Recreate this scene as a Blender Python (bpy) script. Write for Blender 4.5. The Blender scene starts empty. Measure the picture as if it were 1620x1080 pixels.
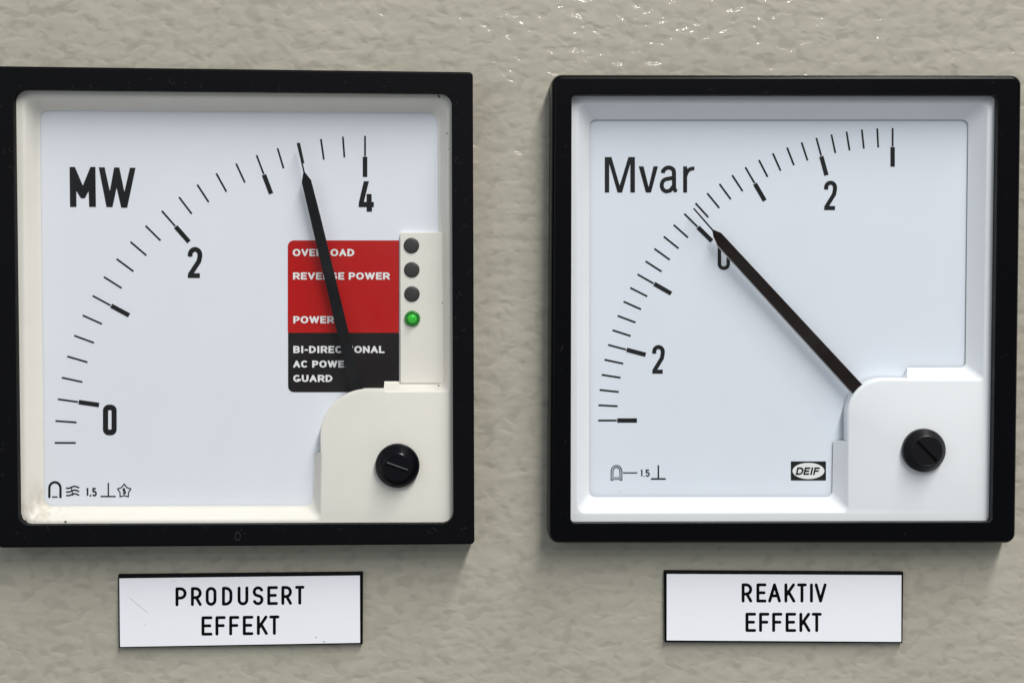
import bpy, bmesh, math, random
import numpy as np
from mathutils import Vector, Matrix
from mathutils.geometry import tessellate_polygon

random.seed(7)
scene = bpy.context.scene
C = scene.collection

# ------------------------------------------------------------------ camera
F = 2534.0                      # focal length in photo pixels (photo 1620 x 1080)
D = 0.3325                      # distance of the camera from the cabinet door
cam_d = bpy.data.cameras.new('camera')
cam = bpy.data.objects.new('camera', cam_d)
C.objects.link(cam)
scene.camera = cam
cam_d.sensor_width = 36.0
cam_d.lens = F / 1620.0 * 36.0
cam_d.clip_start = 0.005
cam_d.clip_end = 50.0
cam.location = (0, -D, 0)
cam.rotation_euler = (math.radians(90 - 1.92), 0, math.radians(-1.66))
CR = cam.rotation_euler.to_matrix()

# ------------------------------------------------------------------ world
world = bpy.data.worlds.new('World')
scene.world = world
world.use_nodes = True
bg = world.node_tree.nodes['Background']
bg.inputs['Color'].default_value = (0.93, 0.97, 1.0, 1)
bg.inputs['Strength'].default_value = 0.25

scene.view_settings.view_transform = 'Standard'
scene.view_settings.look = 'None'
scene.view_settings.exposure = 0.0
scene.view_settings.gamma = 1.0


def lamp(name, loc, target, sx, sy, power, color):
    ld = bpy.data.lights.new(name, 'AREA')
    ld.shape = 'RECTANGLE'
    ld.size = sx
    ld.size_y = sy
    ld.energy = power
    ld.color = color
    o = bpy.data.objects.new(name, ld)
    C.objects.link(o)
    o.location = loc
    d = Vector(target) - Vector(loc)
    o.rotation_euler = d.to_track_quat('-Z', 'Y').to_euler()
    return o


# ceiling fluorescent fittings of the control room
def down_lamp(name, loc, sx, sy, power, color):
    o = lamp(name, loc, (loc[0], loc[1], loc[2] - 1), sx, sy, power, color)
    o.rotation_euler = (0, 0, 0)
    return o


down_lamp('ceiling_lamp', (0.46, -1.25, 1.2), 0.20, 1.9, 49.0, (1.0, 0.98, 0.945))
lamp('far_ceiling_lamp', (0.24, -1.7, 0.66), (0.04, 0, 0), 0.13, 0.04, 1.3, (1.0, 0.99, 0.96))
lamp('window_light', (-1.0, -1.3, 0.35), (0.0, 0, 0), 0.9, 0.9, 3.5, (0.80, 0.90, 1.0))


# ------------------------------------------------------------------ helpers
def P(px, py, h):
    """point of the plane h millimetres in front of the door seen at this place of the photo"""
    d = CR @ Vector((px - 810.0, 540.0 - py, -F))
    t = (D - h / 1000.0) / d.y
    return Vector((d.x * t, -h / 1000.0, d.z * t))


def lift(v, h):
    return Vector((v.x, -h / 1000.0, v.z))


def build(name, verts, faces, mat, parent=None, smooth=None, bevel=None):
    me = bpy.data.meshes.new(name)
    off = Vector(parent['_o']) if parent is not None and '_o' in parent else Vector((0, 0, 0))
    me.from_pydata([tuple(Vector(v) - off) for v in verts], [], faces)
    me.validate()
    bm = bmesh.new()
    bm.from_mesh(me)
    if len(bm.verts) < 60000:
        bmesh.ops.remove_doubles(bm, verts=bm.verts, dist=1e-6)
        bmesh.ops.recalc_face_normals(bm, faces=bm.faces)
    bm.to_mesh(me)
    bm.free()
    if mat:
        me.materials.append(mat)
    if smooth:
        me.shade_smooth()
        me.set_sharp_from_angle(angle=math.radians(smooth))
    o = bpy.data.objects.new(name, me)
    C.objects.link(o)
    if parent is not None:
        root = parent
        o.parent = parent
        if parent.parent is not None:
            pass
        o['_o'] = tuple(off)
    if bevel:
        b = o.modifiers.new('edge', 'BEVEL')
        b.width = bevel
        b.segments = 3
        b.limit_method = 'ANGLE'
    return o


def thing(name, label, cat, loc):
    o = bpy.data.objects.new(name, None)
    C.objects.link(o)
    o.empty_display_size = 0.01
    o.location = loc
    o['label'] = label
    o['category'] = cat
    o['_o'] = tuple(loc)
    return o


def clean():
    for o in bpy.data.objects:
        if '_o' in o:
            del o['_o']


def mesh(parts):
    """join (verts, faces) pairs"""
    V, Fc = [], []
    for v, f in parts:
        n = len(V)
        V += list(v)
        Fc += [tuple(i + n for i in q) for q in f]
    return V, Fc


def prism(pts, top, bot):
    """pts: photo pixels at level top; straight walls down to level bot"""
    t = [P(x, y, top) for x, y in pts]
    b = [lift(v, bot) for v in t]
    n = len(pts)
    faces = [tuple(range(n)), tuple(range(2 * n - 1, n - 1, -1))]
    faces += [(i, (i + 1) % n, n + (i + 1) % n, n + i) for i in range(n)]
    return t + b, faces


def loft(rings, close_first=False, close_last=False):
    n = len(rings[0])
    V = [v for r in rings for v in r]
    Fc = []
    for k in range(len(rings) - 1):
        for i in range(n):
            j = (i + 1) % n
            Fc.append((k * n + i, k * n + j, (k + 1) * n + j, (k + 1) * n + i))
    if close_first:
        Fc.append(tuple(range(n)))
    if close_last:
        Fc.append(tuple(range((len(rings) - 1) * n, len(rings) * n)))
    return V, Fc


def fillet(prev, cur, nxt, r, n):
    """n+1 points rounding the corner cur (2D tuples)"""
    if n == 0:
        return [cur]
    c = Vector(cur)
    a = (Vector(prev) - c).normalized()
    b = (Vector(nxt) - c).normalized()
    ang = a.angle(b)
    d = r / math.tan(ang / 2)
    p0 = c + a * d
    p1 = c + b * d
    ctr = c + (a + b).normalized() * (r / math.sin(ang / 2))
    v0 = p0 - ctr
    v1 = p1 - ctr
    tot = math.atan2(v0.x * v1.y - v0.y * v1.x, v0.dot(v1))
    out = []
    for i in range(n + 1):
        t = tot * i / n
        out.append((ctr.x + v0.x * math.cos(t) - v0.y * math.sin(t),
                    ctr.y + v0.x * math.sin(t) + v0.y * math.cos(t)))
    return out


def round_quad(q, r, inset=0.0, n=6):
    """q: four corners (2D metres or pixels) in order; offset inwards by inset and rounded"""
    rs = r if isinstance(r, (list, tuple)) else [r] * 4
    c = Vector((sum(p[0] for p in q) / 4, sum(p[1] for p in q) / 4))
    lines = []
    for i in range(4):
        a = Vector(q[i][:2])
        b = Vector(q[(i + 1) % 4][:2])
        d = (b - a).normalized()
        nn = Vector((-d.y, d.x))
        if nn.dot(c - a) < 0:
            nn = -nn
        lines.append((a + nn * inset, d))
    pts = []
    for i in range(4):
        p, d = lines[i - 1]
        s, e = lines[i]
        den = d.x * e.y - d.y * e.x
        t = ((s.x - p.x) * e.y - (s.y - p.y) * e.x) / den
        pts.append(tuple(p + d * t))
    out = []
    for i in range(4):
        out += fillet(pts[i - 1], pts[i], pts[(i + 1) % 4], max(rs[i] - inset, rs[i] * 0.12), n)
    return out


# ---- filled shapes from distance fields (print, engraving) -----------------
def seg_box(X, Y, a, b, w, e0, e1):
    dx, dy = b[0] - a[0], b[1] - a[1]
    L = math.hypot(dx, dy) or 1e-9
    ux, uy = dx / L, dy / L
    t = (X - a[0]) * ux + (Y - a[1]) * uy
    s = np.abs(-(X - a[0]) * uy + (Y - a[1]) * ux) - w / 2
    q = np.maximum(-e0 - t, t - L - e1)
    return np.maximum(s, q)


def sd_path(X, Y, pts, w, cap='round'):
    d = np.full(X.shape, 1e9)
    pts = [p for i, p in enumerate(pts) if i == 0 or math.dist(p, pts[i - 1]) > 1e-5]
    n = len(pts)
    closed = n > 2 and math.dist(pts[0], pts[-1]) < 1e-6
    for i in range(n - 1):
        a, b = pts[i], pts[i + 1]
        if cap == 'round':
            dx, dy = b[0] - a[0], b[1] - a[1]
            L2 = dx * dx + dy * dy or 1e-12
            t = np.clip(((X - a[0]) * dx + (Y - a[1]) * dy) / L2, 0, 1)
            d = np.minimum(d, np.hypot(X - a[0] - t * dx, Y - a[1] - t * dy) - w / 2)
        else:
            def turn(p, q, r):
                v1 = (q[0] - p[0], q[1] - p[1]); v2 = (r[0] - q[0], r[1] - q[1])
                return abs(math.atan2(v1[0] * v2[1] - v1[1] * v2[0], v1[0] * v2[0] + v1[1] * v2[1]))
            endc = w / 2 if cap == 'square' else 0
            e0 = e1 = endc
            if i > 0 or closed:
                tn = turn(pts[i - 1] if i > 0 else pts[-2], a, b)
                e0 = w / 2 if 0.9 < tn < 2.2 else 0
                if tn <= 0.9 or tn >= 2.2:
                    d = np.minimum(d, np.hypot(X - a[0], Y - a[1]) - w / 2)
            if i < n - 2 or closed:
                tn = turn(a, b, pts[i + 2] if i < n - 2 else pts[1])
                e1 = w / 2 if 0.9 < tn < 2.2 else 0
            d = np.minimum(d, seg_box(X, Y, a, b, w, e0, e1))
    return d


def sd_poly(X, Y, pts):
    d = np.full(X.shape, 1e18)
    inside = np.zeros(X.shape, bool)
    n = len(pts)
    for i in range(n):
        a, b = pts[i], pts[(i + 1) % n]
        dx, dy = b[0] - a[0], b[1] - a[1]
        L2 = dx * dx + dy * dy or 1e-12
        t = np.clip(((X - a[0]) * dx + (Y - a[1]) * dy) / L2, 0, 1)
        d = np.minimum(d, (X - a[0] - t * dx) ** 2 + (Y - a[1] - t * dy) ** 2)
        if a[1] != b[1]:
            c = ((a[1] > Y) != (b[1] > Y)) & (X < dx * (Y - a[1]) / dy + a[0])
            inside ^= c
    d = np.sqrt(d)
    return np.where(inside, -d, d)


def sd_rect(X, Y, x0, y0, x1, y1):
    return np.maximum(np.abs(X - (x0 + x1) / 2) - (x1 - x0) / 2, np.abs(Y - (y0 + y1) / 2) - (y1 - y0) / 2)


def filled(fn, box, cell):
    """polygons (pixel space) of the region fn<0 and its contour segments"""
    x0, y0, x1, y1 = box
    nx = max(2, int(round((x1 - x0) / cell)))
    ny = max(2, int(round((y1 - y0) / cell)))
    xs = np.linspace(x0, x1, nx + 1)
    ys = np.linspace(y0, y1, ny + 1)
    X, Y = np.meshgrid(xs, ys)
    S = fn(X, Y)
    S = np.where(np.abs(S) < 1e-6, 1e-6, S)
    ins = S < 0
    cnt = ins[:-1, :-1].astype(int) + ins[1:, :-1] + ins[:-1, 1:] + ins[1:, 1:]
    polys, segs = [], []
    for j in range(ny):
        i = 0
        row = cnt[j]
        while i < nx:
            if row[i] == 4:
                k = i
                while k < nx and row[k] == 4:
                    k += 1
                polys.append([(xs[i], ys[j]), (xs[k], ys[j]), (xs[k], ys[j + 1]), (xs[i], ys[j + 1])])
                i = k
                continue
            if row[i]:
                cs = [(j, i), (j, i + 1), (j + 1, i + 1), (j + 1, i)]
                pg, cr = [], []
                for q in range(4):
                    a, b = cs[q], cs[(q + 1) % 4]
                    sa, sb = S[a], S[b]
                    pa = (xs[a[1]], ys[a[0]])
                    pb = (xs[b[1]], ys[b[0]])
                    if sa < 0:
                        pg.append(pa)
                    if (sa < 0) != (sb < 0):
                        t = sa / (sa - sb)
                        c = (pa[0] + (pb[0] - pa[0]) * t, pa[1] + (pb[1] - pa[1]) * t)
                        pg.append(c)
                        cr.append(c)
                if len(pg) > 2:
                    polys.append(pg)
                if len(cr) == 2:
                    segs.append(cr)
            i += 1
    return polys, segs


def sheet(fn, box, cell, h, depth=0.0, tf=None):
    """the region as a sheet at level h; with depth, its contour gets walls down to h-depth"""
    polys, segs = filled(fn, box, cell)
    tf = tf or (lambda p: p)
    V, Fc = [], []
    for pg in polys:
        n = len(V)
        V += [P(*tf(p), h) for p in pg]
        Fc.append(tuple(range(n, n + len(pg))))
    if depth:
        for a, b in segs:
            A, B = P(*tf(a), h), P(*tf(b), h)
            n = len(V)
            V += [A, B, lift(B, h - depth), lift(A, h - depth)]
            Fc.append((n, n + 1, n + 2, n + 3))
    return V, Fc


# ---- stroke lettering -------------------------------------------------------
def arc(cx, cy, rx, ry, a0, a1, n=9):
    return [(cx + rx * math.cos(math.radians(a0 + (a1 - a0) * i / n)),
             cy - ry * math.sin(math.radians(a0 + (a1 - a0) * i / n))) for i in range(n + 1)]


def glyph(ch, W, H, e=0):
    r = min(W / 2 * 1.05, H / 2)
    m = W / 2
    if ch == 'O' or ch == '0':
        p = arc(m, r, m, r, 180, 0) + arc(m, H - r, m, r, 0, -180)
        return [p + [p[0]]]
    if ch == 'C':
        return [arc(m, r, m, r, 25 + e, 180) + arc(m, H - r, m, r, 180, 335 - e)]
    if ch == 'G':
        return [arc(m, r, m, r, 30 + e, 180) + arc(m, H - r, m, r, 180, 325) + ([(W, H * .82), (W, H * .70), (W * .66, H * .70)] if e else [(W, H * .6), (W * .6, H * .6)])]
    if ch == 'D':
        k = min(W * .72, H / 2)
        p = [(0, 0), (W - k, 0)] + arc(W - k, k, k, k, 90, 0) + arc(W - k, H - k, k, k, 0, -90) + [(0, H), (0, 0)]
        return [p]
    if ch in 'PRB':
        q = H * (.285 if ch == 'R' else .29) if ch != 'B' else H * .245
        wx = W * (.95 if ch == 'B' else 1)
        k = min(q, wx)
        p = [(0, 0), (wx - k, 0)] + arc(wx - k, q, k, q, 90, -90) + [(0, 2 * q)]
        if ch == 'B':
            g = (H - 2 * q) / 2
            k = min(g, W)
            return [[(0, H), (0, 0)], p, [(0, 2 * q), (W - k, 2 * q)] + arc(W - k, 2 * q + g, k, g, 90, -90) + [(0, H)]]
        out = [[(0, H), (0, 0)], p]
        if ch == 'R':
            out.append([(W * .5, 2 * q), (W, H)])
        return out
    if ch == 'S':
        q = H * .25
        return [arc(m, q, m, q, 25 + e / 2, 235, 12) + arc(m, H - q, m, q, 55, -155 + e / 2, 12)]
    if ch == 'U':
        return [[(0, 0)] + arc(m, H - r, m, r, 180, 360) + [(W, 0)]]
    if ch == 'E':
        return [[(W, 0), (0, 0), (0, H), (W, H)], [(0, H * .49), (W * .86, H * .49)]]
    if ch == 'F':
        return [[(W, 0), (0, 0), (0, H)], [(0, H * .49), (W * .86, H * .49)]]
    if ch == 'T':
        return [[(0, 0), (W, 0)], [(m, 0), (m, H)]]
    if ch == 'I':
        return [[(m, 0), (m, H)]]
    if ch == 'L':
        return [[(0, 0), (0, H), (W, H)]]
    if ch == 'K':
        return [[(0, 0), (0, H)], [(W * .95, 0), (0, H * .68)], [(W * .33, H * .43), (W, H)]]
    if ch == 'A':
        return [[(0, H), (m, 0), (W, H)], [(W * .2, H * .68), (W * .8, H * .68)]]
    if ch == 'V':
        return [[(0, 0), (m, H), (W, 0)]]
    if ch == 'W':
        return [[(0, 0), (W * .25, H), (m, 0), (W * .75, H), (W, 0)]]
    if ch == 'N':
        return [[(0, H), (0, 0), (W, H), (W, 0)]]
    if ch == '-':
        return [[(0, H * .58), (W, H * .58)]]
    if ch == '.':
        return [[(m, H * .86), (m, H * 1.2)]]
    if ch == ',':
        return [[(m, H), (m - W * .25, H * 1.12)]]
    if ch == '1':
        return [[(W * .1, H * .18), (W * .62, 0), (W * .62, H)]]
    if ch == '2':
        k = min(m * 1.05, H * .28)
        return [[(0, H * .27)] + arc(m, k, m, k, 180, 0, 12) + [(W, k * 1.35), (W * .9, H * .45), (W * .06, H * .93), (W * .02, H), (W, H)]]
    if ch == '5':
        q = H * .3
        return [[(W * .95, 0), (W * .08, 0), (W * .03, H * .46)], arc(m, H - q, m, q, 140, -160, 14)]
    return []


def line_fn(spec, w, cap, clip=True):
    """spec: (char, x0, y0, x1, y1) outer boxes in pixels -> sdf"""
    items = []
    for ch, x0, y0, x1, y1 in spec:
        g = glyph(ch, max(x1 - x0 - w, .01), y1 - y0 - w, 32 if cap == 'square' else 0)
        items.append(([[(x0 + w / 2 + a, y0 + w / 2 + b) for a, b in p] for p in g], (x0, y0, x1, y1)))

    def fn(X, Y):
        d = np.full(X.shape, 1e9)
        for paths, bx in items:
            m = (X > bx[0] - 3) & (X < bx[2] + 3)
            if not m.any():
                continue
            xi = np.where(m.any(axis=0))[0]
            sl = (slice(None), slice(xi[0], xi[-1] + 1))
            e = np.full(X[sl].shape, 1e9)
            for p in paths:
                e = np.minimum(e, sd_path(X[sl], Y[sl], p, w, cap))
            if clip and cap != 'round':
                e = np.maximum(e, sd_rect(X[sl], Y[sl], *bx))
            d[sl] = np.minimum(d[sl], e)
        return d
    return fn


def smin(*fs):
    def fn(X, Y):
        d = fs[0](X, Y)
        for f in fs[1:]:
            d = np.minimum(d, f(X, Y))
        return d
    return fn


# ------------------------------------------------------------------ materials
def new_mat(name):
    m = bpy.data.materials.new(name)
    m.use_nodes = True
    nt = m.node_tree
    return m, nt, nt.nodes['Principled BSDF']


def N(nt, kind, **kw):
    n = nt.nodes.new(kind)
    for k, v in kw.items():
        if k in n.inputs:
            n.inputs[k].default_value = v
        else:
            setattr(n, k, v)
    return n


def plain(name, col, rough=0.5, grain=0.0, grain_scale=4000, bump=0.0, bump_scale=3000, spec=0.5, coat=0.0, speck=None):
    m, nt, b = new_mat(name)
    b.inputs['Base Color'].default_value = (*col, 1)
    b.inputs['Roughness'].default_value = rough
    b.inputs['Specular IOR Level'].default_value = spec
    b.inputs['Coat Weight'].default_value = coat
    b.inputs['Coat Roughness'].default_value = 0.1
    tc = N(nt, 'ShaderNodeTexCoord')
    col_out = None
    if grain:
        n = N(nt, 'ShaderNodeTexNoise', Scale=grain_scale, Detail=4.0, Roughness=0.65)
        nt.links.new(tc.outputs['Object'], n.inputs['Vector'])
        n2 = N(nt, 'ShaderNodeTexNoise', Scale=grain_scale / 40, Detail=3.0)
        nt.links.new(tc.outputs['Object'], n2.inputs['Vector'])
        ad = N(nt, 'ShaderNodeMath', operation='ADD')
        nt.links.new(n.outputs['Fac'], ad.inputs[0])
        nt.links.new(n2.outputs['Fac'], ad.inputs[1])
        mr = N(nt, 'ShaderNodeMapRange')
        mr.inputs['From Min'].default_value = 0.6
        mr.inputs['From Max'].default_value = 1.4
        mr.inputs['To Min'].default_value = 1 - grain
        mr.inputs['To Max'].default_value = 1 + grain
        nt.links.new(ad.outputs[0], mr.inputs['Value'])
        mx = N(nt, 'ShaderNodeVectorMath', operation='SCALE')
        mx.inputs[0].default_value = col
        nt.links.new(mr.outputs[0], mx.inputs['Scale'])
        nt.links.new(mx.outputs[0], b.inputs['Base Color'])
        col_out = mx.outputs[0]
    if speck:
        # dust and lint sitting on the plastic
        dens, amount = speck
        vor = N(nt, 'ShaderNodeTexNoise', Scale=dens, Detail=6.0, Roughness=0.75, Distortion=1.6)
        nt.links.new(tc.outputs['Object'], vor.inputs['Vector'])
        rp = N(nt, 'ShaderNodeMapRange')
        rp.inputs['From Min'].default_value = 0.66
        rp.inputs['From Max'].default_value = 0.80
        rp.inputs['To Max'].default_value = amount
        nt.links.new(vor.outputs['Fac'], rp.inputs['Value'])
        mx = N(nt, 'ShaderNodeMix', data_type='RGBA')
        nt.links.new(rp.outputs[0], mx.inputs['Factor'])
        if col_out:
            nt.links.new(col_out, mx.inputs['A'])
        else:
            mx.inputs['A'].default_value = (*col, 1)
        mx.inputs['B'].default_value = (.42, .41, .38, 1)
        nt.links.new(mx.outputs['Result'], b.inputs['Base Color'])
    if bump:
        n = N(nt, 'ShaderNodeTexNoise', Scale=bump_scale, Detail=3.0)
        nt.links.new(tc.outputs['Object'], n.inputs['Vector'])
        bp = N(nt, 'ShaderNodeBump', Strength=1.0, Distance=bump)
        nt.links.new(n.outputs['Fac'], bp.inputs['Height'])
        nt.links.new(bp.outputs['Normal'], b.inputs['Normal'])
    return m


def wall_paint():
    m, nt, b = new_mat('textured_grey_green_paint')
    tc = N(nt, 'ShaderNodeTexCoord')
    mp = N(nt, 'ShaderNodeMapping')
    mp.inputs['Scale'].default_value = (1, 1, 1.4)
    nt.links.new(tc.outputs['Object'], mp.inputs['Vector'])
    # lumpy sprayed paint: smooth cells pushed about by a slow noise
    nd = N(nt, 'ShaderNodeTexNoise', Scale=160.0, Detail=2.0)
    nt.links.new(mp.outputs[0], nd.inputs['Vector'])
    sb = N(nt, 'ShaderNodeVectorMath', operation='SUBTRACT')
    nt.links.new(nd.outputs['Color'], sb.inputs[0])
    sb.inputs[1].default_value = (.5, .5, .5)
    sc = N(nt, 'ShaderNodeVectorMath', operation='SCALE')
    nt.links.new(sb.outputs[0], sc.inputs[0])
    sc.inputs['Scale'].default_value = 0.004
    av = N(nt, 'ShaderNodeVectorMath', operation='ADD')
    nt.links.new(mp.outputs[0], av.inputs[0])
    nt.links.new(sc.outputs[0], av.inputs[1])
    vo = N(nt, 'ShaderNodeTexVoronoi', Scale=470.0, feature='SMOOTH_F1')
    vo.inputs['Smoothness'].default_value = 1.0
    nt.links.new(av.outputs[0], vo.inputs['Vector'])
    n1 = N(nt, 'ShaderNodeTexNoise', Scale=240.0, Detail=0.6, Roughness=0.5)
    n2 = N(nt, 'ShaderNodeTexNoise', Scale=28.0, Detail=2.0)
    for n in (n1, n2):
        nt.links.new(mp.outputs[0], n.inputs['Vector'])
    # flat skin of paint broken by shallow pits; a slow noise makes them crowd or thin out
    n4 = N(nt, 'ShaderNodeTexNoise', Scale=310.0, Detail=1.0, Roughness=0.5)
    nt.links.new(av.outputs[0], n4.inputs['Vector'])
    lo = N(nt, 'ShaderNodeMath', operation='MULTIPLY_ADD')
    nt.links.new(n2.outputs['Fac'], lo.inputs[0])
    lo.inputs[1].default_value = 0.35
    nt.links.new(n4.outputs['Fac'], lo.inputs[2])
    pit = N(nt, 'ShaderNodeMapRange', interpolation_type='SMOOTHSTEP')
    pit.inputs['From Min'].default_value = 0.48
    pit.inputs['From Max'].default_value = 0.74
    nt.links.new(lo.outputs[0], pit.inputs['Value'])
    s0 = N(nt, 'ShaderNodeMath', operation='MULTIPLY_ADD')
    nt.links.new(n1.outputs['Fac'], s0.inputs[0])
    s0.inputs[1].default_value = 2.2
    pw = N(nt, 'ShaderNodeMath', operation='MULTIPLY')
    pw.inputs[1].default_value = 0.40
    nt.links.new(pit.outputs[0], pw.inputs[0])
    nt.links.new(pw.outputs[0], s0.inputs[2])
    s = N(nt, 'ShaderNodeMath', operation='MULTIPLY_ADD')
    nt.links.new(vo.outputs['Distance'], s.inputs[0])
    s.inputs[1].default_value = 0.5
    nt.links.new(s0.outputs[0], s.inputs[2])
    st = N(nt, 'ShaderNodeMapRange')
    st.inputs['From Min'].default_value = 0.35
    st.inputs['From Max'].default_value = 0.65
    st.inputs['To Min'].default_value = 0.6
    st.inputs['To Max'].default_value = 1.0
    nt.links.new(n2.outputs['Fac'], st.inputs['Value'])
    bp = N(nt, 'ShaderNodeBump', Distance=0.00018)
    nt.links.new(st.outputs[0], bp.inputs['Strength'])
    nt.links.new(s.outputs[0], bp.inputs['Height'])
    nt.links.new(bp.outputs['Normal'], b.inputs['Normal'])
    nt.links.new(bp.outputs['Normal'], b.inputs['Coat Normal'])
    mx = N(nt, 'ShaderNodeMix', data_type='RGBA')
    mx.inputs['A'].default_value = (0.372, 0.350, 0.286, 1)
    mx.inputs['B'].default_value = (0.402, 0.378, 0.312, 1)
    mr = N(nt, 'ShaderNodeMapRange')
    mr.inputs['From Min'].default_value = 0.3
    mr.inputs['From Max'].default_value = 0.7
    nt.links.new(n2.outputs['Fac'], mr.inputs['Value'])
    nt.links.new(mr.outputs[0], mx.inputs['Factor'])
    # shading of the pits painted into the base colour
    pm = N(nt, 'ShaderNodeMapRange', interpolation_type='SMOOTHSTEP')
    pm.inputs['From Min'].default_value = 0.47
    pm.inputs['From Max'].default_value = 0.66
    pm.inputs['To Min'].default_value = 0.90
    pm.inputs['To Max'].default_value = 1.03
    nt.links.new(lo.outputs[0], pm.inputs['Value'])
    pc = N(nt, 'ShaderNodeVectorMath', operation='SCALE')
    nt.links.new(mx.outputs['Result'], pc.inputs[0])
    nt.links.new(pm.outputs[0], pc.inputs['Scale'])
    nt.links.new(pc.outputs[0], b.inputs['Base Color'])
    b.inputs['Roughness'].default_value = 0.6
    b.inputs['Specular IOR Level'].default_value = 0.3
    b.inputs['Coat Weight'].default_value = 0.5
    b.inputs['Coat Roughness'].default_value = 0.06
    return m


def glass_mat(name, amount):
    m = bpy.data.materials.new(name)
    m.use_nodes = True
    nt = m.node_tree
    nt.nodes.clear()
    out = N(nt, 'ShaderNodeOutputMaterial')
    mix = N(nt, 'ShaderNodeMixShader')
    lw = N(nt, 'ShaderNodeLayerWeight', Blend=0.5)
    pw = N(nt, 'ShaderNodeMath', operation='POWER')
    nt.links.new(lw.outputs['Facing'], pw.inputs[0])
    pw.inputs[1].default_value = 5.0
    fr = N(nt, 'ShaderNodeMath', operation='MULTIPLY_ADD')
    nt.links.new(pw.outputs[0], fr.inputs[0])
    fr.inputs[1].default_value = 1.0 - amount
    fr.inputs[2].default_value = amount
    tr = N(nt, 'ShaderNodeBsdfTransparent')
    tr.inputs['Color'].default_value = (0.985, 0.99, 0.99, 1)
    gl = N(nt, 'ShaderNodeBsdfGlossy', Roughness=0.02)
    nt.links.new(fr.outputs[0], mix.inputs[0])
    nt.links.new(tr.outputs[0], mix.inputs[1])
    nt.links.new(gl.outputs[0], mix.inputs[2])
    # faint pale patches painted in place of soft room reflections
    tc = N(nt, 'ShaderNodeTexCoord')
    sm = N(nt, 'ShaderNodeTexNoise', Scale=38.0, Detail=5.0, Roughness=0.6, Distortion=0.8)
    nt.links.new(tc.outputs['Object'], sm.inputs['Vector'])
    mr = N(nt, 'ShaderNodeMapRange')
    mr.inputs['From Min'].default_value = 0.42
    mr.inputs['From Max'].default_value = 0.72
    mr.inputs['To Max'].default_value = 0.010
    nt.links.new(sm.outputs['Fac'], mr.inputs['Value'])
    df = N(nt, 'ShaderNodeBsdfDiffuse')
    df.inputs['Color'].default_value = (.6, .6, .6, 1)
    mix2 = N(nt, 'ShaderNodeMixShader')
    nt.links.new(mr.outputs[0], mix2.inputs[0])
    nt.links.new(mix.outputs[0], mix2.inputs[1])
    nt.links.new(df.outputs[0], mix2.inputs[2])
    nt.links.new(mix2.outputs[0], out.inputs['Surface'])
    return m


M = {
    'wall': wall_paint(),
    'black_dusty': plain('dusty_black_plastic', (.0016, .0017, .0028), 0.5, bump=.00002, bump_scale=5000, spec=.10, speck=(900, .32)),
    'black_satin': plain('satin_black_plastic', (.0008, .0009, .0020), 0.28, bump=.000006, bump_scale=5000, spec=.14, speck=(520, .10)),
    'warm': plain('aged_white_plastic', (.80, .765, .70), 0.42, grain=.035, grain_scale=5200, bump=.000012, bump_scale=5000, spec=.4),
    'cool': plain('white_plastic', (.80, .815, .84), 0.38, grain=.015, grain_scale=4200, bump=.000008, bump_scale=4000, spec=.4),
    'dial_l': plain('printed_dial_card_cool', (.77, .79, .85), 0.55, grain=.012, grain_scale=5200, spec=.2),
    'dial_r': plain('printed_dial_card_blue', (.735, .77, .845), 0.5, grain=.012, grain_scale=4200, spec=.2),
    'ink': plain('black_ink', (.011, .011, .012), 0.6, spec=.1, grain=.2),
    'red': plain('red_label_print', (.46, .006, .005), 0.42, grain=.05, grain_scale=6000, spec=.15, speck=(700, .12)),
    'label_black': plain('black_label_print', (.010, .007, .007), 0.42, spec=.15, speck=(700, .06)),
    'label_white': plain('white_label_print', (.80, .80, .80), 0.5, spec=.2),
    'plate_white': plain('engraving_laminate_white', (.84, .85, .905), 0.4, grain=.012, grain_scale=3200, spec=.3),
    'plate_black': plain('engraving_laminate_black', (.0025, .0025, .003), 0.6, spec=.06),
    'pointer_matt': plain('matt_black_pointer', (.004, .004, .005), 0.5, spec=.12),
    'pointer_gloss': plain('gloss_black_pointer', (.008, .003, .0025), 0.15, spec=.22),  # red-brown tint in the base colour stands in for room reflections
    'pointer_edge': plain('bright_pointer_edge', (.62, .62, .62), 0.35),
    'knob': plain('black_screw_plastic', (.002, .002, .004), 0.2, bump=.00001, bump_scale=2600, spec=.3),
    'knob_worn': plain('worn_black_screw_plastic', (.004, .004, .005), 0.34, bump=.00002, bump_scale=2600, spec=.3),
    'bare': plain('bare_slot_edge', (.75, .75, .74), 0.3),
    'led_off': plain('unlit_lamp_plastic', (.020, .017, .017), 0.45, bump=.00003, bump_scale=4000),
    'grime': plain('grime', (.03, .027, .024), 0.8),
    'faint': plain('moulded_digit_grey', (.022, .022, .026), 0.5),
    'scratch': plain('scratch_grey', (.58, .59, .63), 0.6),
    'glass': glass_mat('clear_window', 0.013),
}
# brown grime rubbed into the lower left corner of the old insert
nt = M['warm'].node_tree
b = nt.nodes['Principled BSDF']
src = b.inputs['Base Color'].links[0].from_socket
cn = P(58, 806, 2.0) - P(374, 486, 0)
tc = N(nt, 'ShaderNodeTexCoord')
dist = N(nt, 'ShaderNodeVectorMath', operation='DISTANCE')
nt.links.new(tc.outputs['Object'], dist.inputs[0])
dist.inputs[1].default_value = cn
m1 = N(nt, 'ShaderNodeMapRange', interpolation_type='SMOOTHSTEP')
m1.inputs['From Min'].default_value = 0.0
m1.inputs['From Max'].default_value = 0.009
m1.inputs['To Min'].default_value = 1.0
m1.inputs['To Max'].default_value = 0.0
nt.links.new(dist.outputs['Value'], m1.inputs['Value'])
ns = N(nt, 'ShaderNodeTexNoise', Scale=420.0, Detail=4.0, Roughness=0.6, Distortion=1.0)
mp = N(nt, 'ShaderNodeMapping')
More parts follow.
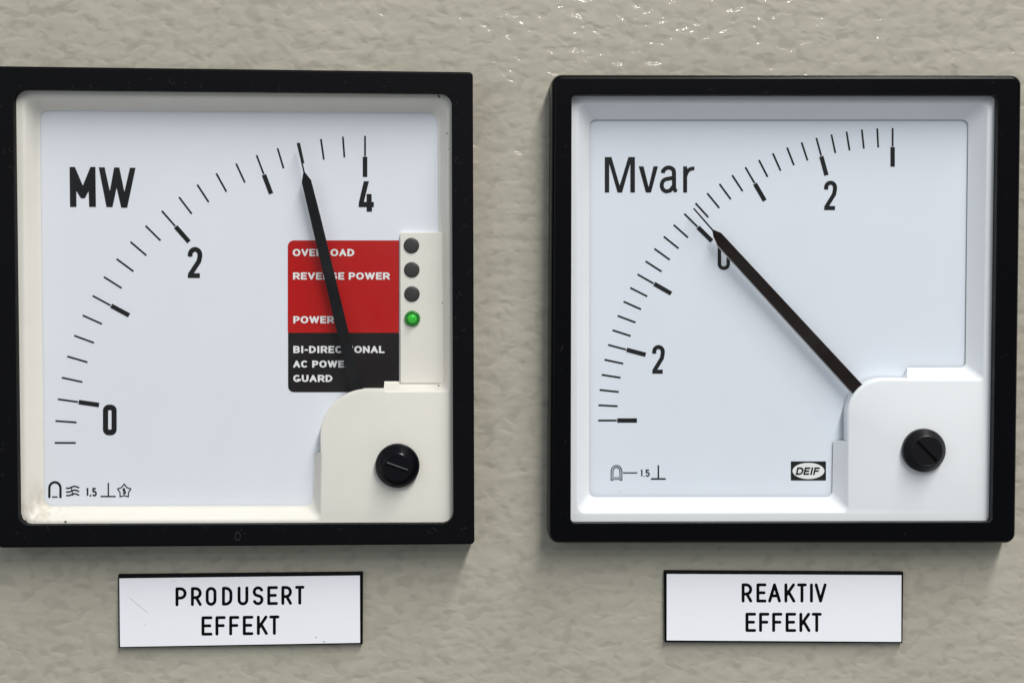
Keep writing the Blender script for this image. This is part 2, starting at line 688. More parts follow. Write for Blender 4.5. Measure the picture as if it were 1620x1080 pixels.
mp.inputs['Scale'].default_value = (1.0, 1.0, 0.45)
nt.links.new(tc.outputs['Object'], mp.inputs['Vector'])
nt.links.new(mp.outputs[0], ns.inputs['Vector'])
m2 = N(nt, 'ShaderNodeMapRange')
m2.inputs['From Min'].default_value = 0.42
m2.inputs['From Max'].default_value = 0.68
nt.links.new(ns.outputs['Fac'], m2.inputs['Value'])
ml_ = N(nt, 'ShaderNodeMath', operation='MULTIPLY')
nt.links.new(m1.outputs[0], ml_.inputs[0])
nt.links.new(m2.outputs[0], ml_.inputs[1])
# faint handling marks everywhere
m3 = N(nt, 'ShaderNodeMapRange')
m3.inputs['From Min'].default_value = 0.60
m3.inputs['From Max'].default_value = 0.80
m3.inputs['To Max'].default_value = 0.12
nt.links.new(ns.outputs['Fac'], m3.inputs['Value'])
mxx = N(nt, 'ShaderNodeMath', operation='MAXIMUM')
nt.links.new(ml_.outputs[0], mxx.inputs[0])
nt.links.new(m3.outputs[0], mxx.inputs[1])
mix = N(nt, 'ShaderNodeMix', data_type='RGBA')
nt.links.new(mxx.outputs[0], mix.inputs['Factor'])
nt.links.new(src, mix.inputs['A'])
mix.inputs['B'].default_value = (.58, .53, .44, 1)
nt.links.new(mix.outputs['Result'], b.inputs['Base Color'])
M['lint'] = plain('grey_lint', (.05, .05, .052), .8, spec=.1)
m, nt, b = new_mat('lit_green_lamp')
b.inputs['Base Color'].default_value = (.01, .30, .01, 1)
b.inputs['Emission Color'].default_value = (.02, .62, .02, 1)
b.inputs['Emission Strength'].default_value = 0.35
b.inputs['Roughness'].default_value = .15
M['led_on'] = m
m, nt, b = new_mat('green_lamp_rim')
b.inputs['Base Color'].default_value = (.01, .17, .015, 1)
b.inputs['Emission Color'].default_value = (.0, .3, .01, 1)
b.inputs['Emission Strength'].default_value = 0.10
b.inputs['Roughness'].default_value = .25
M['led_rim'] = m

# ------------------------------------------------------------------ setting
wv = [(-.6, 0, -.45), (.6, 0, -.45), (.6, 0, .45), (-.6, 0, .45),
      (-.6, .002, -.45), (.6, .002, -.45), (.6, .002, .45), (-.6, .002, .45)]
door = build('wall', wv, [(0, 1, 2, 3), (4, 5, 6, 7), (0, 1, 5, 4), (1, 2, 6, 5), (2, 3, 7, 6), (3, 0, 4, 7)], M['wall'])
door['kind'] = 'structure'
door['label'] = 'beige grey sheet metal cabinet front in textured paint behind the meters'


# ------------------------------------------------------------------ meter pieces
H_FRONT, H_GLASS, H_RIM, H_DIAL = 6.8, 5.3, 4.5, 0.6


def xz(pts, h):
    return [(P(x, y, h).x, P(x, y, h).z) for x, y in pts]


def bezel(parent, outer, r_out, opening, r_in, draft, rnd, rnd_h, mat):
    q = xz(outer, 5.0)
    o = xz(opening, 5.8)
    mm = .001
    rings = []

    def ring(quad, r, ins, h, n=7):
        return [Vector((a, -h * mm, b)) for a, b in round_quad(quad, [x * mm for x in r] if isinstance(r, list) else r * mm, ins * mm, n)]
    rings.append(ring(q, r_out, -draft, 0.05))
    rings.append(ring(q, r_out, -draft * .9, H_FRONT - rnd_h))
    for k in range(1, 8):
        a = k / 7 * math.pi / 2
        rings.append(ring(q, r_out, -draft * .9 + (rnd + draft * .9) * (1 - math.cos(a)), H_FRONT - rnd_h + rnd_h * math.sin(a)))
    rings.append(ring(q, r_out, rnd + .04, H_FRONT))
    s = .12
    rings.append(ring(o, r_in, -s - .04, H_FRONT))
    rings.append(ring(o, r_in, -s, H_FRONT))
    rings.append(ring(o, r_in, -s * .3, H_FRONT - s * .3))
    rings.append(ring(o, r_in, 0, H_FRONT - s))
    rings.append(ring(o, r_in, 0.02, H_RIM + .02))
    V, Fc = loft(rings)
    return build('bezel', V, Fc, mat, parent, smooth=28)


def insert(parent, corners, opening, h_low, profile, mat):
    """moulded white insert: flat rim, sloping well and cover over the pointer pivot"""
    n = len(corners)
    U, L, wallf = [], [], []
    for i, (u, l, ru, rl, k, w) in enumerate(corners):
        up, un = corners[i - 1][0], corners[(i + 1) % n][0]
        lp, ln = corners[i - 1][1], corners[(i + 1) % n][1]
        a = fillet(up, u, un, ru, k)
        b = fillet(lp, l, ln, rl, k)
        U += a
        L += b
        wallf += [w] * len(a)
    rings = []
    for t, dr in profile:
        ring = []
        for u, l, w in zip(U, L, wallf):
            pu = P(*u, H_RIM)
            if w:
                pl = P(*l, H_RIM - .4)
                tt = min(1, t * 7)
                hh = H_RIM - .4 * min(1, dr * 9) if dr < .99 else h_low
                ring.append(lift(pu.lerp(pl, tt), hh))
            else:
                pl = P(*l, h_low)
                q = pu.lerp(pl, t)
                ring.append(lift(q, H_RIM + (h_low - H_RIM) * dr))
        rings.append(ring)
    Vl, Fl = loft(rings)
    # flat top between the opening and the well
    oq = round_quad(xz(opening, 5.8), .0022, -.0008, 7)
    outer = [Vector((a, -H_RIM / 1000, b)) for a, b in oq]
    hole = rings[0]
    tri = tessellate_polygon([[Vector((v.x, v.z, 0)) for v in outer], [Vector((v.x, v.z, 0)) for v in hole]])
    Vt = outer + hole
    V, Fc = mesh([(Vl, Fl), (Vt, [tuple(t) for t in tri])])
    return build('insert', V, Fc, mat, parent, smooth=24)


def dial(parent, quad, mat):
    v = [P(x, y, H_DIAL) for x, y in quad]
    v += [lift(p, .1) for p in v]
    return build('dial_plate', v, [(0, 1, 2, 3), (4, 5, 6, 7), (0, 1, 5, 4), (1, 2, 6, 5), (2, 3, 7, 6), (3, 0, 4, 7)], mat, parent)


def tickmarks(parent, c, rx, ry, r1, r2, r3, angles, majors, w1, w2, h):
    parts = []
    for i, a in enumerate(angles):
        ca, sa = -math.cos(math.radians(a)), -math.sin(math.radians(a))
        nx, ny = -sa, ca

        def bar(f0, f1, w):
            p0 = (c[0] + rx * f0 * ca, c[1] + ry * f0 * sa)
            p1 = (c[0] + rx * f1 * ca, c[1] + ry * f1 * sa)
            q = [(p0[0] + nx * w / 2, p0[1] + ny * w / 2), (p1[0] + nx * w / 2, p1[1] + ny * w / 2),
                 (p1[0] - nx * w / 2, p1[1] - ny * w / 2), (p0[0] - nx * w / 2, p0[1] - ny * w / 2)]
            parts.append(([P(x, y, h) for x, y in q], [(0, 1, 2, 3)]))
        bar(1, r1 + (.002 if i in majors else 0), w1)
        if i in majors:
            bar(r1, r3, w2)
    V, Fc = mesh(parts)
    return build('scale_marks', V, Fc, M['ink'], parent)


def printed(name, parent, fn, box, cell, h, mat, depth=0.0, tf=None):
    V, Fc = sheet(fn, box, cell, h, depth, tf)
    return build(name, V, Fc, mat, parent)


def knob(parent, c, r0, r1, ang, slot_w, slot_l, mat, light_edge, htop=8.0):
    k0 = P(c[0], c[1], H_GLASS)
    s = (P(c[0] + 1, c[1], H_GLASS) - k0).x            # metres per pixel
    n = 64
    R = [(r0 * s, H_GLASS - .7), (r0 * s, H_GLASS + .35), ((r0 - .6) * s, H_GLASS + .55), ((r0 - 1.6) * s, H_GLASS + .68),
         ((r1 + 1.8) * s, htop - .14), ((r1 + .7) * s, htop - .03), (r1 * s, htop)]
    if not light_edge:
        R += [((r1 - .7) * s, htop - .05)]
    rings = [[Vector((k0.x + r * math.cos(2 * math.pi * i / n), -h / 1000, k0.z + r * math.sin(2 * math.pi * i / n))) for i in range(n)] for r, h in R]
    V, Fc = loft(rings)
    body = build('screw_cap', V, Fc, mat, parent, smooth=50)
    # end face with the screwdriver slot cut into it
    rr = R[-1][0]
    ht = R[-1][1]
    ca, sa = math.cos(ang), math.sin(ang)
    hw, hl = slot_w * s / 2, slot_l * s / 2
    verts, faces = [], []

    def pt(u, v, h):
        return Vector((k0.x + u * ca - v * sa, -h / 1000, k0.z + u * sa + v * ca))
    hl = min(hl, math.sqrt(rr * rr - hw * hw))
    outer = [pt(rr * math.cos(2 * math.pi * i / n), rr * math.sin(2 * math.pi * i / n), ht) for i in range(n)]
    hl2 = hl * .985
    inner = [pt(-hl2, -hw, ht), pt(hl2, -hw, ht), pt(hl2, hw, ht), pt(-hl2, hw, ht)]
    tri = tessellate_polygon([[Vector((v.x, v.z, 0)) for v in outer], [Vector((v.x, v.z, 0)) for v in inner]])
    deep = [lift(v, ht - 1.1) for v in inner]
    V, Fc = mesh([(outer + inner, [tuple(t) for t in tri]), (inner + deep, [(0, 1, 5, 4), (1, 2, 6, 5), (2, 3, 7, 6), (3, 0, 4, 7), (4, 5, 6, 7)])])
    build('slotted_face', V, Fc, mat, body)
    if light_edge:
        e = [pt(-hl * .93, hw * .25, ht - .35), pt(hl * .93, hw * .25, ht - .35), pt(hl * .93, hw * .72, ht + .03), pt(-hl * .93, hw * .72, ht + .03)]
        e += [v + Vector((0, .0002, 0)) for v in e]
        build('slot_edge', e, [(0, 1, 2, 3), (4, 5, 6, 7), (0, 1, 5, 4), (1, 2, 6, 5), (2, 3, 7, 6), (3, 0, 4, 7)], M['bare'], body)
    return body


def window(parent, opening):
    oq = round_quad(xz(opening, 5.8), .0022, -.0004, 7)
    a = [Vector((x, -H_GLASS / 1000, z)) for x, z in oq]
    V, Fc = loft([[lift(v, H_GLASS - .25) for v in a], a], True, True)
    return build('window_pane', V, Fc, M['glass'], parent)


def speckle(parent, name, spots, h, mat):
    for x, y, r, asp, an in spots:
        k = 7
        pts = []
        for i in range(k):
            t = 2 * math.pi * i / k
            q = r * random.uniform(.7, 1.2)
            u, v = q * math.cos(t) * asp, q * math.sin(t)
            pts.append((x + u * math.cos(an) - v * math.sin(an), y + u * math.sin(an) + v * math.cos(an)))
        V, Fc = prism(pts, h + .06, h - .02)
        build(name, V, Fc, mat, parent)


PROFILE_SHARP = [(0, 0), (.03, .008), (.07, .035), (.12, .085), (.18, .15), (.9, .93), (1, 1)]
PROFILE_SOFT = [(0, 0), (.05, .006), (.12, .025), (.20, .07), (.28, .15), (.36, .26), (.76, .86), (.86, .95), (.94, .985), (1, 1)]
HP = H_DIAL + .05

# ================================================================== left meter
base = P(374, 486, 0)
ml = thing('panel_meter', 'black framed MW meter with red and black guard label and lit green lamp', 'meter', base)
open_l = [(22.5, 142), (714.5, 148.5), (717, 827), (31, 829.5)]
bezel(ml, [(-5, 107.5), (747, 117), (749.5, 857.5), (2, 863)], .7, open_l, 2.3, .15, .35, .45, M['black_dusty'])
insert(ml, [
    ((35, 149), (63, 175), 17, 12, 8, 0),
    ((712, 154), (693, 178.5), 15, 17, 8, 0),
    ((713, 621), (697, 603), 9, 9, 6, 0),
    ((612, 621.5), (608, 603), 0, 0, 0, 0),
    ((607, 621.5), (607, 615), 0, 0, 0, 1),
    ((511.5, 621.5), (506.5, 615), 72, 74, 16, 1),
    ((511.5, 716), (507, 716), 0, 0, 0, 1),
    ((510.5, 719), (498, 716), 0, 0, 0, 0),
    ((509, 824), (495, 799.5), 9, 13, 8, 0),
    ((37, 826), (70, 800), 17, 15, 8, 0),
], open_l, .75, PROFILE_SOFT, M['warm'])
dial(ml, [(50, 160), (715, 165), (715, 812), (55, 812)], M['dial_l'])
window(ml, open_l)
tickmarks(ml, (577.5, 700.1), 491, 485, .932, .932, .866, [i * 90 / 22 for i in range(23)], (2, 7, 12, 17, 22), 2.8, 7.2, HP)


def ZZ(pts, ox, oy, f):
    return [(ox + x / f, oy + y / f) for x, y in pts]


Mp = ZZ([(440, 697), (474, 697), (524, 815), (572, 697), (604, 697), (607, 950), (564, 950), (561, 850), (537, 895), (512, 895), (483, 848), (484, 950), (443, 950)], 0, 90, 4)
Wp = ZZ([(625, 699), (662, 699), (695, 850), (722, 700), (755, 700), (787, 855), (822, 702), (858, 702), (805, 955), (767, 955), (738, 828), (712, 951), (674, 951)], 0, 90, 4)
printed('unit_lettering', ml, lambda X, Y: np.minimum(sd_poly(X, Y, Mp), sd_poly(X, Y, Wp)), (108, 262, 217, 331), .55, HP, M['ink'])
x0, y0, x1, y1 = 297, 390.7, 320, 439.7
printed('numeral', ml, line_fn([('2', x0, y0, x1, y1)], 7.6, 'butt', True), (x0 - 1, y0 - 1, x1 + 1, y1 + 1), .5, HP, M['ink'])


def rr(X, Y, x0, y0, x1, y1, r):
    qx = np.abs(X - (x0 + x1) / 2) - (x1 - x0) / 2 + r
    qy = np.abs(Y - (y0 + y1) / 2) - (y1 - y0) / 2 + r
    return np.hypot(np.maximum(qx, 0), np.maximum(qy, 0)) + np.minimum(np.maximum(qx, qy), 0) - r


printed('numeral', ml, lambda X, Y: np.maximum(rr(X, Y, 162.8, 639.7, 184.6, 688.2, 9.5), -rr(X, Y, 171.1, 648.5, 176.4, 679.1, 1.2)),
        (161.8, 638.7, 185.6, 689.2), .5, HP, M['ink'])
p4 = ZZ([(862, 787), (895, 787), (863, 918), (880, 918), (880, 868), (912, 868), (912, 918), (926, 918), (926, 951), (914, 951), (914, 980), (880, 980), (880, 951), (830, 951), (830, 925)], 360, 90, 4)
printed('numeral', ml, lambda X, Y: sd_poly(X, Y, p4), (566, 285, 593, 336.5), .5, HP, M['ink'])

# small symbols at the foot of the dial
def S3(pts):
    return ZZ(pts, 0, 600, 3.857)


def sym_left(X, Y):
    d = sd_path(X, Y, S3([(301, 722), (301, 662)] + arc(335, 662, 34, 36, 180, 0) + [(369, 662), (369, 722)]), 3.7, 'butt')
    d = np.minimum(d, sd_path(X, Y, S3([(318, 716), (352, 716)]), 2.2, 'butt'))
    for yy in (657, 680, 702):
        w = [(403 + t * 4, yy + 6 * math.sin(t / 20 * 2 * math.pi + .6)) for t in range(21)]
        d = np.minimum(d, sd_path(X, Y, S3(w), 2.3, 'butt'))
    d = np.minimum(d, sd_path(X, Y, S3([(434, 652), (445, 708)]), 1.5, 'butt'))
    d = np.minimum(d, sd_path(X, Y, S3([(613, 713), (706, 713)]), 2.2, 'butt'))
    d = np.minimum(d, sd_path(X, Y, S3([(661, 630), (661, 713)]), 2.2, 'butt'))
    st = []
    for i in range(10):
        a = math.pi / 2 + i * math.pi / 5
        r = 43 if i % 2 == 0 else 27
        st.append((758 + r * math.cos(a), 680 - r * math.sin(a)))
    st.append(st[0])
    d = np.minimum(d, sd_path(X, Y, S3(st), 1.8, 'round'))
    return d


txt15 = line_fn([('1', 135.8, 771.2, 140.6, 784.9), ('.', 142.0, 771.2, 144.6, 784.9), ('5', 145.8, 771.2, 153.2, 784.9), ('5', 193.8, 771.8, 199.4, 781.6)], 2.5, 'butt')
printed('dial_symbols', ml, smin(sym_left, txt15), (75, 758, 210, 789), .35, HP, M['ink'])

# guard label: red block, black block, white lettering
RL = [(455.3, 380.5), (630.5, 380.5), (631, 526.3), (455.8, 526.3)]
BL_ = [(455.8, 526.3), (631, 526.3), (631.6, 620), (456.8, 620)]


def red_fn(X, Y):
    return np.maximum(rr(X, Y, 455.3, 380.3, 700, 660, 9.5), np.maximum(X - 631.4, Y - 526.2))


def blk_fn(X, Y):
    return np.maximum(rr(X, Y, 455.8, 300, 700, 620, 9.5), np.maximum(X - 631.4, 526.2 - Y))


lab = printed('guard_label', ml, red_fn, (454, 379, 632.5, 526.2), 1.0, HP + .02, M['red'])
printed('black_field', lab, blk_fn, (454, 526.2, 632.5, 621), 1.0, HP + .02, M['label_black'])
WID = dict(O=.92, V=.86, E=.72, R=.82, L=.68, A=.88, D=.84, P=.78, W=1.22, S=.78, B=.8, I=.34, C=.86, T=.76, N=.84, G=.9, U=.82)
WID['-'] = .42
WID[' '] = .30


def bold(text, x0, y0, x1, y1):
    gap = .12
    tot = sum(WID[c] for c in text) + gap * (len(text) - 1)
    k = (x1 - x0) / tot
    sp = []
    x = x0
    for c in text:
        if c != ' ':
            sp.append((c, x, y0, x + WID[c] * k, y1))
        x += (WID[c] + gap) * k
    return sp


for text, ax, ay, bx, by in (
        ('OVERLOAD', 463.2, 393.8, 560.5, 405.2), ('REVERSE POWER', 463.6, 430.9, 616.6, 442.2),
        ('POWER', 464, 500.0, 528.3, 511.3), ('BI-DIRECTIONAL', 464, 547.0, 608.3, 558.3),
        ('AC POWER', 463.8, 570.1, 556, 581.2), ('GUARD', 464.0, 592.8, 526.0, 603.9)):
    lfn = line_fn(bold(text, ax, ay, bx, ay + (by - ay) * 1.3), 3.2, 'square')
    printed('lettering', lab, lambda X, Y: lfn(X, ay + (Y - ay) * 1.3), (ax - .5, ay - .5, bx + .5, by + .5), .36, HP + .06, M['label_white'])

# lamp strip with four lamps
st = round_quad([(633, 367.5), (702, 367.5), (704, 606), (633.5, 606)], [3, 1, 1, 1], 0, 4)
V, Fc = prism(st, 1.5, .3)
strip = build('lamp_strip', V, Fc, M['warm'], ml, bevel=.00022)
for k, (cx, cy) in enumerate([(650.9, 388.5), (651.4, 426.8), (651.7, 465.0), (652.2, 503.8)]):
    c = P(cx, cy, 1.5)
    s = (P(cx + 1, cy, 1.5) - c).x
    if k < 3:
        prof = [(12.3, 1.52), (12.3, 1.64), (11.6, 1.74), (9.5, 1.79), (6, 1.83), (2.5, 1.85)]
        mt = M['led_off']
    else:
        prof = [(12.6, 1.52), (12.4, 1.85), (11.4, 2.05), (9.6, 2.1), (8.6, 1.8)]
        mt = M['led_rim']
    rings = [[Vector((c.x + r * s * math.cos(2 * math.pi * i / 40), -h / 1000, c.z + r * s * math.sin(2 * math.pi * i / 40))) for i in range(40)] for r, h in prof]
    V, Fc = loft(rings, close_last=True)
    led = build('indicator_lamp', V, Fc, mt, ml, smooth=40)
    if k == 3:
        led['label'] = 'green lamp, lit, lowest of the four'
        prof = [(7.6, 1.82), (7.4, 2.3), (6.4, 2.7), (4.5, 3.0), (2, 3.12)]
        rings = [[Vector((c.x + r * s * math.cos(2 * math.pi * i / 32), -h / 1000, c.z + r * s * math.sin(2 * math.pi * i / 32))) for i in range(32)] for r, h in prof]
        V, Fc = loft(rings, close_last=True)
        build('lens', V, Fc, M['led_on'], led, smooth=40)

# pointer
V, Fc = prism([(469.2, 226.5), (471.6, 226.2), (482.0, 272), (492.0, 285), (506.3, 340), (550.5, 521), (588, 670), (584, 705), (571, 705), (565, 660), (532, 521), (489.4, 340), (477.3, 288.5), (479.8, 272.6)], 3.4, 3.05)
build('pointer', V, Fc, M['pointer_matt'], ml)
knob(ml, (628.8, 736.3), 35, 21, math.radians(-20), 6.5, 38, M['knob'], True)
# faint moulded digit on the lower bezel bar and dark crumbs along the insert
printed('moulded_digit', ml, lambda X, Y: np.abs(np.hypot((X - 376) * 1.5, Y - 847.6) - 6.3) - .55, (369, 839, 383, 856), .4, H_FRONT + .03, M['faint'])
speckle(ml, 'grime_speck', [(133, 142.5, 1.8, 1.6, -.5), (139, 142, 1.3, 1.8, 0), (103.8, 825, 1.6, 1.4, .4), (31, 700, 1, 1.4, 1.2), (30.5, 712, .9, 1.6, 1.4),
                              (41, 824, 1.4, 1.8, .8), (34, 815, 1, 2, 1.0), (29, 484, .8, 1.8, 1.2), (700, 479, .8, 2, -1), (694.5, 153, 1.4, 2.2, .9),
                              (707.3, 211, 1, 1.2, 0), (709.8, 236, .8, 1, 0), (694, 610, .9, 2.4, .9)], H_RIM, M['grime'])
speckle(ml, 'dial_speck', [(644.3, 267.6, .9, 1, 0), (564, 744, .8, 1, 0), (268, 530, .6, 1, 0), (162, 541, .6, 1, 0)], H_DIAL, M['scratch'])

def lint(parent, regions, count, seed):
    """dust fibres and crumbs lying on the bezel"""
    rnd = random.Random(seed)
    areas = [(x1 - x0) * (y1 - y0) for x0, y0, x1, y1 in regions]
    parts = []
    for _ in range(count):
        x0, y0, x1, y1 = rnd.choices(regions, areas)[0]
        x, y = rnd.uniform(x0, x1), rnd.uniform(y0, y1)
        if rnd.random() < .72:
            r = rnd.uniform(.25, .75)
            k = 5
            pts = [(x + r * rnd.uniform(.6, 1.3) * math.cos(2 * math.pi * i / k), y + r * rnd.uniform(.6, 1.3) * math.sin(2 * math.pi * i / k)) for i in range(k)]
            parts.append(prism(pts, H_FRONT + .05, H_FRONT - .02))
        else:
            a = rnd.uniform(0, math.pi * 2)
            curl = rnd.uniform(-.5, .5)
            ln = rnd.uniform(1.0, 2.6)
            w = rnd.uniform(.16, .28)
            L_, R_ = [], []
            for i in range(5):
                L_.append((x + w * math.sin(a), y - w * math.cos(a)))
                R_.append((x - w * math.sin(a), y + w * math.cos(a)))
                x += math.cos(a) * ln
                y += math.sin(a) * ln
                a += curl
            for i in range(4):
                parts.append(([P(*q, H_FRONT + .06) for q in (L_[i], L_[i + 1], R_[i + 1], R_[i])], [(0, 1, 2, 3)]))
    V, Fc = mesh(parts)
    o = build('dust_lint', V, Fc, M['lint'], parent)
    o['kind'] = 'stuff'


lint(ml, [(0, 119, 742, 138), (719, 150, 743, 850), (6, 834, 742, 853), (0, 150, 20, 850)], 120, 3)

# ================================================================== right meter
base = P(1240, 488, 0)
mr_ = thing('panel_meter', 'black framed Mvar meter with a long diagonal pointer resting near zero', 'meter', base)
open_r = [(904, 151), (1577, 151.5), (1567.5, 824.5), (902.5, 826)]
bezel(mr_, [(877.5, 124.5), (1608, 125.5), (1598.5, 852.5), (873, 852.5)], 1.4, open_r, .9, .80, .25, 1.9, M['black_satin'])
insert(mr_, [
    ((913, 163), (932.5, 189.5), 13, 10, 8, 0),
    ((1564, 163), (1532, 189.5), 13, 10, 8, 0),
    ((1557.5, 602.5), (1527.5, 581.5), 7, 9, 7, 0),
    ((1441, 602.5), (1435, 581.5), 0, 0, 0, 0),
    ((1435.5, 602.5), (1435.5, 598), 0, 0, 0, 1),
    ((1344, 602.5), (1340, 598), 56, 58, 16, 1),
    ((1344, 697.7), (1340, 697.7), 0, 0, 0, 1),
    ((1343.5, 700.5), (1318, 697.7), 0, 0, 0, 0),
    ((1343, 811), (1316.5, 786), 9, 11, 8, 0),
    ((912.5, 812), (932, 786), 13, 10, 8, 0),
], open_r, 1.0, PROFILE_SHARP, M['cool'])
dial(mr_, [(925, 180), (1560, 180), (1556, 800), (925, 800)], M['dial_r'])
window(mr_, open_r)
tickmarks(mr_, (1412.2, 664.8), 466, 462, .935, .935, .868, [i * 3 for i in range(31)], (0, 5, 10, 15, 20, 25, 30), 2.85, 6.9, HP)


def Z1(pts):
    return ZZ(pts, 860, 100, 4.153)


M2 = Z1([(402, 617), (446, 617), (500, 805), (557, 617), (600, 617), (600, 850), (570, 850), (570, 660), (516, 850), (486, 850), (431, 660), (431, 850), (402, 850)])
V2 = Z1([(625, 678), (657, 678), (690, 815), (722, 678), (752, 678), (706, 850), (672, 850)])


def mvar(X, Y):
    d = np.minimum(sd_poly(X, Y, M2), sd_poly(X, Y, V2))
    w = 27 / 4.153
    d = np.minimum(d, sd_path(X, Y, Z1([(784, 722), (786, 706)] + arc(822, 716, 35, 30, 155, 25, 8) + [(857, 722), (857, 815)] + arc(872, 815, 15, 23, 180, 260, 5)), w, 'butt'))
    d = np.minimum(d, sd_path(X, Y, Z1([(857, 752), (815, 760)] + arc(808, 802, 32, 40, 110, 270, 10) + [(830, 838), (857, 805)]), w * .96, 'butt'))
    d = np.minimum(d, sd_path(X, Y, Z1([(930, 678), (930, 850)]), 26 / 4.153, 'butt'))
    d = np.minimum(d, sd_path(X, Y, Z1([(932, 740)] + arc(985, 735, 48, 43, 170, 90, 7) + [(990, 691)]), 25 / 4.153, 'butt'))
    return np.maximum(d, sd_rect(X, Y, 860 + 400 / 4.153, 100 + 615 / 4.153, 860 + 991 / 4.153, 100 + 857 / 4.153))


printed('unit_lettering', mr_, mvar, (955, 246, 1100.5, 308), .5, HP, M['ink'])
for bx in ((1303.8, 285.9, 1324.3, 332.4), (1031.8, 545.5, 1051.8, 590.9)):
    printed('numeral', mr_, line_fn([('2', *bx)], 6.5, 'butt'), (bx[0] - 1, bx[1] - 1, bx[2] + 1, bx[3] + 1), .45, HP, M['ink'])
printed('numeral', mr_, lambda X, Y: np.abs(rr(X, Y, 1138.2, 384, 1152.2, 424.2, 6.8)) - 2.75, (1134, 380, 1157, 428.5), .45, HP, M['ink'])


def S5(pts):
    return ZZ(pts, 860, 600, 3.858)


def sym_right(X, Y):
    arch = S5([(418, 613), (418, 560)] + arc(445, 560, 27, 30, 180, 0) + [(472, 560), (472, 613)])
    d = np.abs(sd_path(X, Y, arch, 3.0, 'butt')) - .72
    d = np.minimum(d, np.abs(rr(X, Y, *S5([(434, 598)])[0], *S5([(457, 609)])[0], .6)) - .55)
    d = np.minimum(d, sd_path(X, Y, S5([(485, 569), (572, 569)]), 1.9, 'butt'))
    d = np.minimum(d, sd_path(X, Y, S5([(655, 606), (746, 606)]), 2.5, 'butt'))
    d = np.minimum(d, sd_path(X, Y, S5([(700.5, 522), (700.5, 606)]), 2.3, 'butt'))
    return d


t2 = line_fn([('1', 1013.0, 742.2, 1017.3, 753.6), (',', 1018.0, 742.2, 1020.8, 753.6), ('5', 1021.2, 742.2, 1028.0, 753.6)], 2.0, 'butt', False)
printed('dial_symbols', mr_, smin(sym_right, t2), (964, 733, 1056, 761), .33, HP, M['ink'])
# maker's mark: white oval in a black block
logo = [('D', 1260, 738.8, 1271.2, 750.8), ('E', 1272.0, 738.8, 1281.0, 750.8), ('I', 1282.6, 738.8, 1285.8, 750.8), ('F', 1287.4, 738.8, 1296, 750.8)]
lg = printed('maker_mark', mr_, lambda X, Y: sd_rect(X, Y, 1251.2, 729.4, 1306.7, 759.6), (1250, 728.5, 1308, 760.5), .7, HP, M['ink'])
printed('oval', lg, lambda X, Y: (np.hypot((X - 1279) / 25.2, (Y - 744.5) / 12.8) - 1) * 12.8, (1252.5, 730.5, 1305.5, 758.5), .5, HP + .04, M['label_white'])
lf = line_fn(logo, 2.7, 'square')
printed('lettering', lg, lambda X, Y: lf(X + (Y - 744.8) * .22, Y), (1256, 738, 1301.5, 751.5), .35, HP + .08, M['ink'])

lint(mr_, [(884, 127, 1600, 147), (1582, 160, 1598, 840), (882, 160, 898, 840), (884, 832, 1590, 849)], 22, 5)

# pointer with its bright folded lower edge
ptr = [(1096.2, 330.0), (1098.4, 329.0), (1128.5, 363.2), (1141, 368.5), (1365.7, 609.6), (1390, 637), (1378, 655), (1350.5, 623), (1134.5, 386.5), (1128.8, 374), (1127.2, 365.5)]
V, Fc = prism(ptr, 3.6, 3.25)
pt_ = build('pointer', V, Fc, M['pointer_gloss'], mr_)
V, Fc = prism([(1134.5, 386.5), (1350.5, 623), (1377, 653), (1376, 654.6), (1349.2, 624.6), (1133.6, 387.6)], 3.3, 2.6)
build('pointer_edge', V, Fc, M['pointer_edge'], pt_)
knob(mr_, (1461.6, 712), 34, 23, math.radians(-45), 5, 44, M['knob_worn'], False, 7.6)
speckle(mr_, 'dial_speck', [(981.8, 776.7, 1.3, 1.3, .5), (1198, 796, .9, 1.2, 0), (972, 714.5, .9, 1, 0), (975, 693, .7, 1, 0)], H_DIAL, M['scratch'])


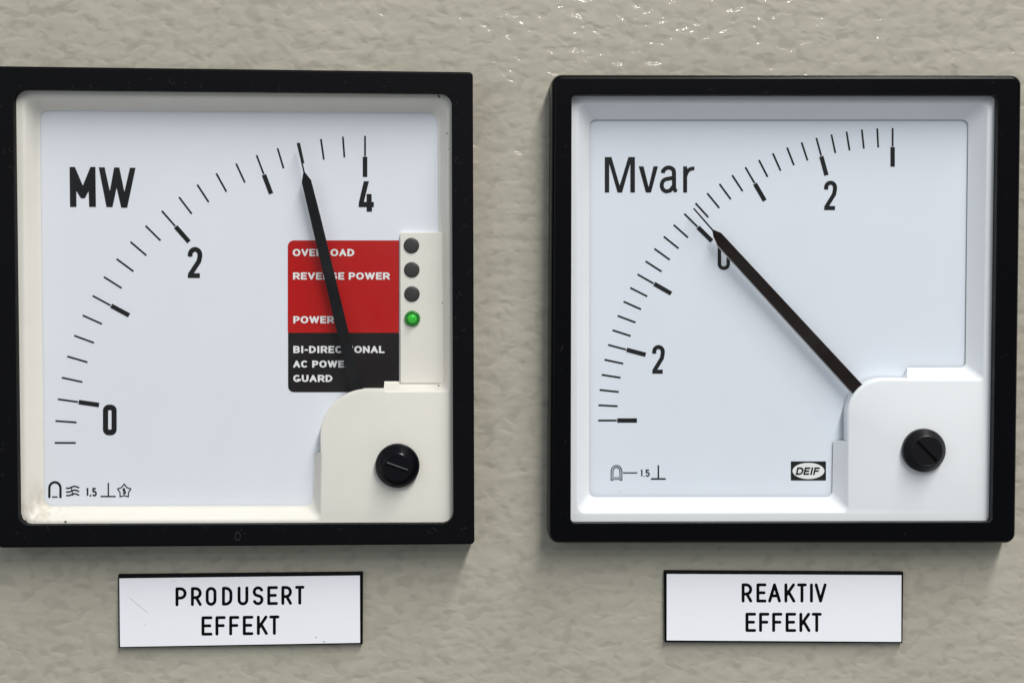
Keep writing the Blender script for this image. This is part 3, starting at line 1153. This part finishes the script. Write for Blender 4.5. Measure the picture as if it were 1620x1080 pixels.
# ================================================================== name plates
def plate(label, outer, face, lines, base):
    t = thing('name_plate', label, 'name plate', base)
    t['group'] = 'engraved name plates under the meters'
    HB, HF = 1.15, 1.6
    o = [P(x, y, HB) for x, y in outer]
    V, Fc = loft([[lift(v, .03) for v in o], o, [P(x, y, HF - .22) for x, y in face]], True, True)
    build('plate_core', V, Fc, M['plate_black'], t)
    # white top layer with the letters cut out of it, down to the black core
    xs = [p[0] for p in face]
    ys = [p[1] for p in face]
    fns = [line_fn(sp, 4.9, 'round') for sp, tf in lines]
    tfs = [tf for sp, tf in lines]

    def face_fn(X, Y):
        d = sd_poly(X, Y, face)
        for fn, (bx, by, sl) in zip(fns, tfs):
            d = np.maximum(d, -fn(X, Y - (X - bx) * sl))
        return d
    box = (min(xs) - .5, min(ys) - .5, max(xs) + .5, max(ys) + .5)
    V, Fc = sheet(face_fn, box, .5, HF, .06)
    f = build('plate_face', V, Fc, M['plate_white'], t)
    for fn, (bx, by, sl), (sp, _) in zip(fns, tfs, lines):
        x0 = min(s[1] for s in sp) - 1
        x1 = max(s[3] for s in sp) + 1
        y0 = min(s[2] for s in sp) - 1
        y1 = max(s[4] for s in sp) + 1
        V, Fc = sheet(lambda X, Y: fn(X, Y) - .3, (x0, y0, x1, y1), .5, HF - .05, 0, lambda p: (p[0], p[1] + (p[0] - bx) * sl))
        build('lettering', V, Fc, M['plate_black'], t)
    return t


def boxes(word, edges, y0, y1):
    return [(c, a, y0, b, y1) for c, (a, b) in zip(word, edges)]


def E7(lst, ox=170, f=3.767):
    return [(ox + a / f, ox + b / f) for a, b in lst]


w1 = boxes('PRODUSERT', E7([(405, 472), (497, 562), (585, 650), (682, 745), (775, 840), (865, 930), (952, 1016), (1036, 1100), (1118, 1174)]), 928.4, 958.4)
w2 = boxes('EFFEKT', E7([(560, 626), (643, 705), (725, 786), (806, 870), (890, 956), (964, 1025)]), 974.2, 1005.0)
pl = plate('white name plate with black letters reading PRODUSERT EFFEKT below the MW meter',
           [(187, 908.5), (574, 904.5), (573.5, 1018), (188, 1024)], [(188.8, 914.3), (569.3, 909.7), (569.8, 1016), (190, 1022.5)],
           [(w1, (277.5, 958, -.0130)), (w2, (318, 1004, -.0125))], P(380, 964, 0))
w3 = boxes('REAKTIV', E7([(577, 641), (665, 726), (735, 812), (832, 898), (908, 966), (984, 1003), (1012, 1084)], 1020), 922.0, 952.4)
w4 = boxes('EFFEKT', E7([(600, 664), (681, 743), (759, 821), (839, 903), (921, 988), (995, 1055)], 1020), 968.4, 999.0)
pr = plate('white name plate with black letters reading REAKTIV EFFEKT below the Mvar meter',
           [(1051, 902.3), (1429, 904.4), (1427.7, 1016.5), (1052.2, 1015.2)], [(1054.8, 907.3), (1426.2, 909.2), (1425.7, 1014.5), (1054.7, 1012.2)],
           [(w3, (1173, 952, .001)), (w4, (1179, 999, .001))], P(1240, 960, 0))
V, Fc = mesh([prism([(203.5, 944.3), (204.3, 944), (218, 955), (234.3, 968), (233.8, 968.8), (217, 955.8)], 1.62, 1.58)])
build('scratch', V, Fc, M['scratch'], pl)
speckle(pl, 'scuff_mark', [(500.5, 1006.8, 1.4, 1.5, 1.1), (513, 1014, 1.3, 2.2, .3), (274, 918.8, 1, 1, 0), (229, 987, .8, 1, 0)], 1.6, M['scratch'])

clean()
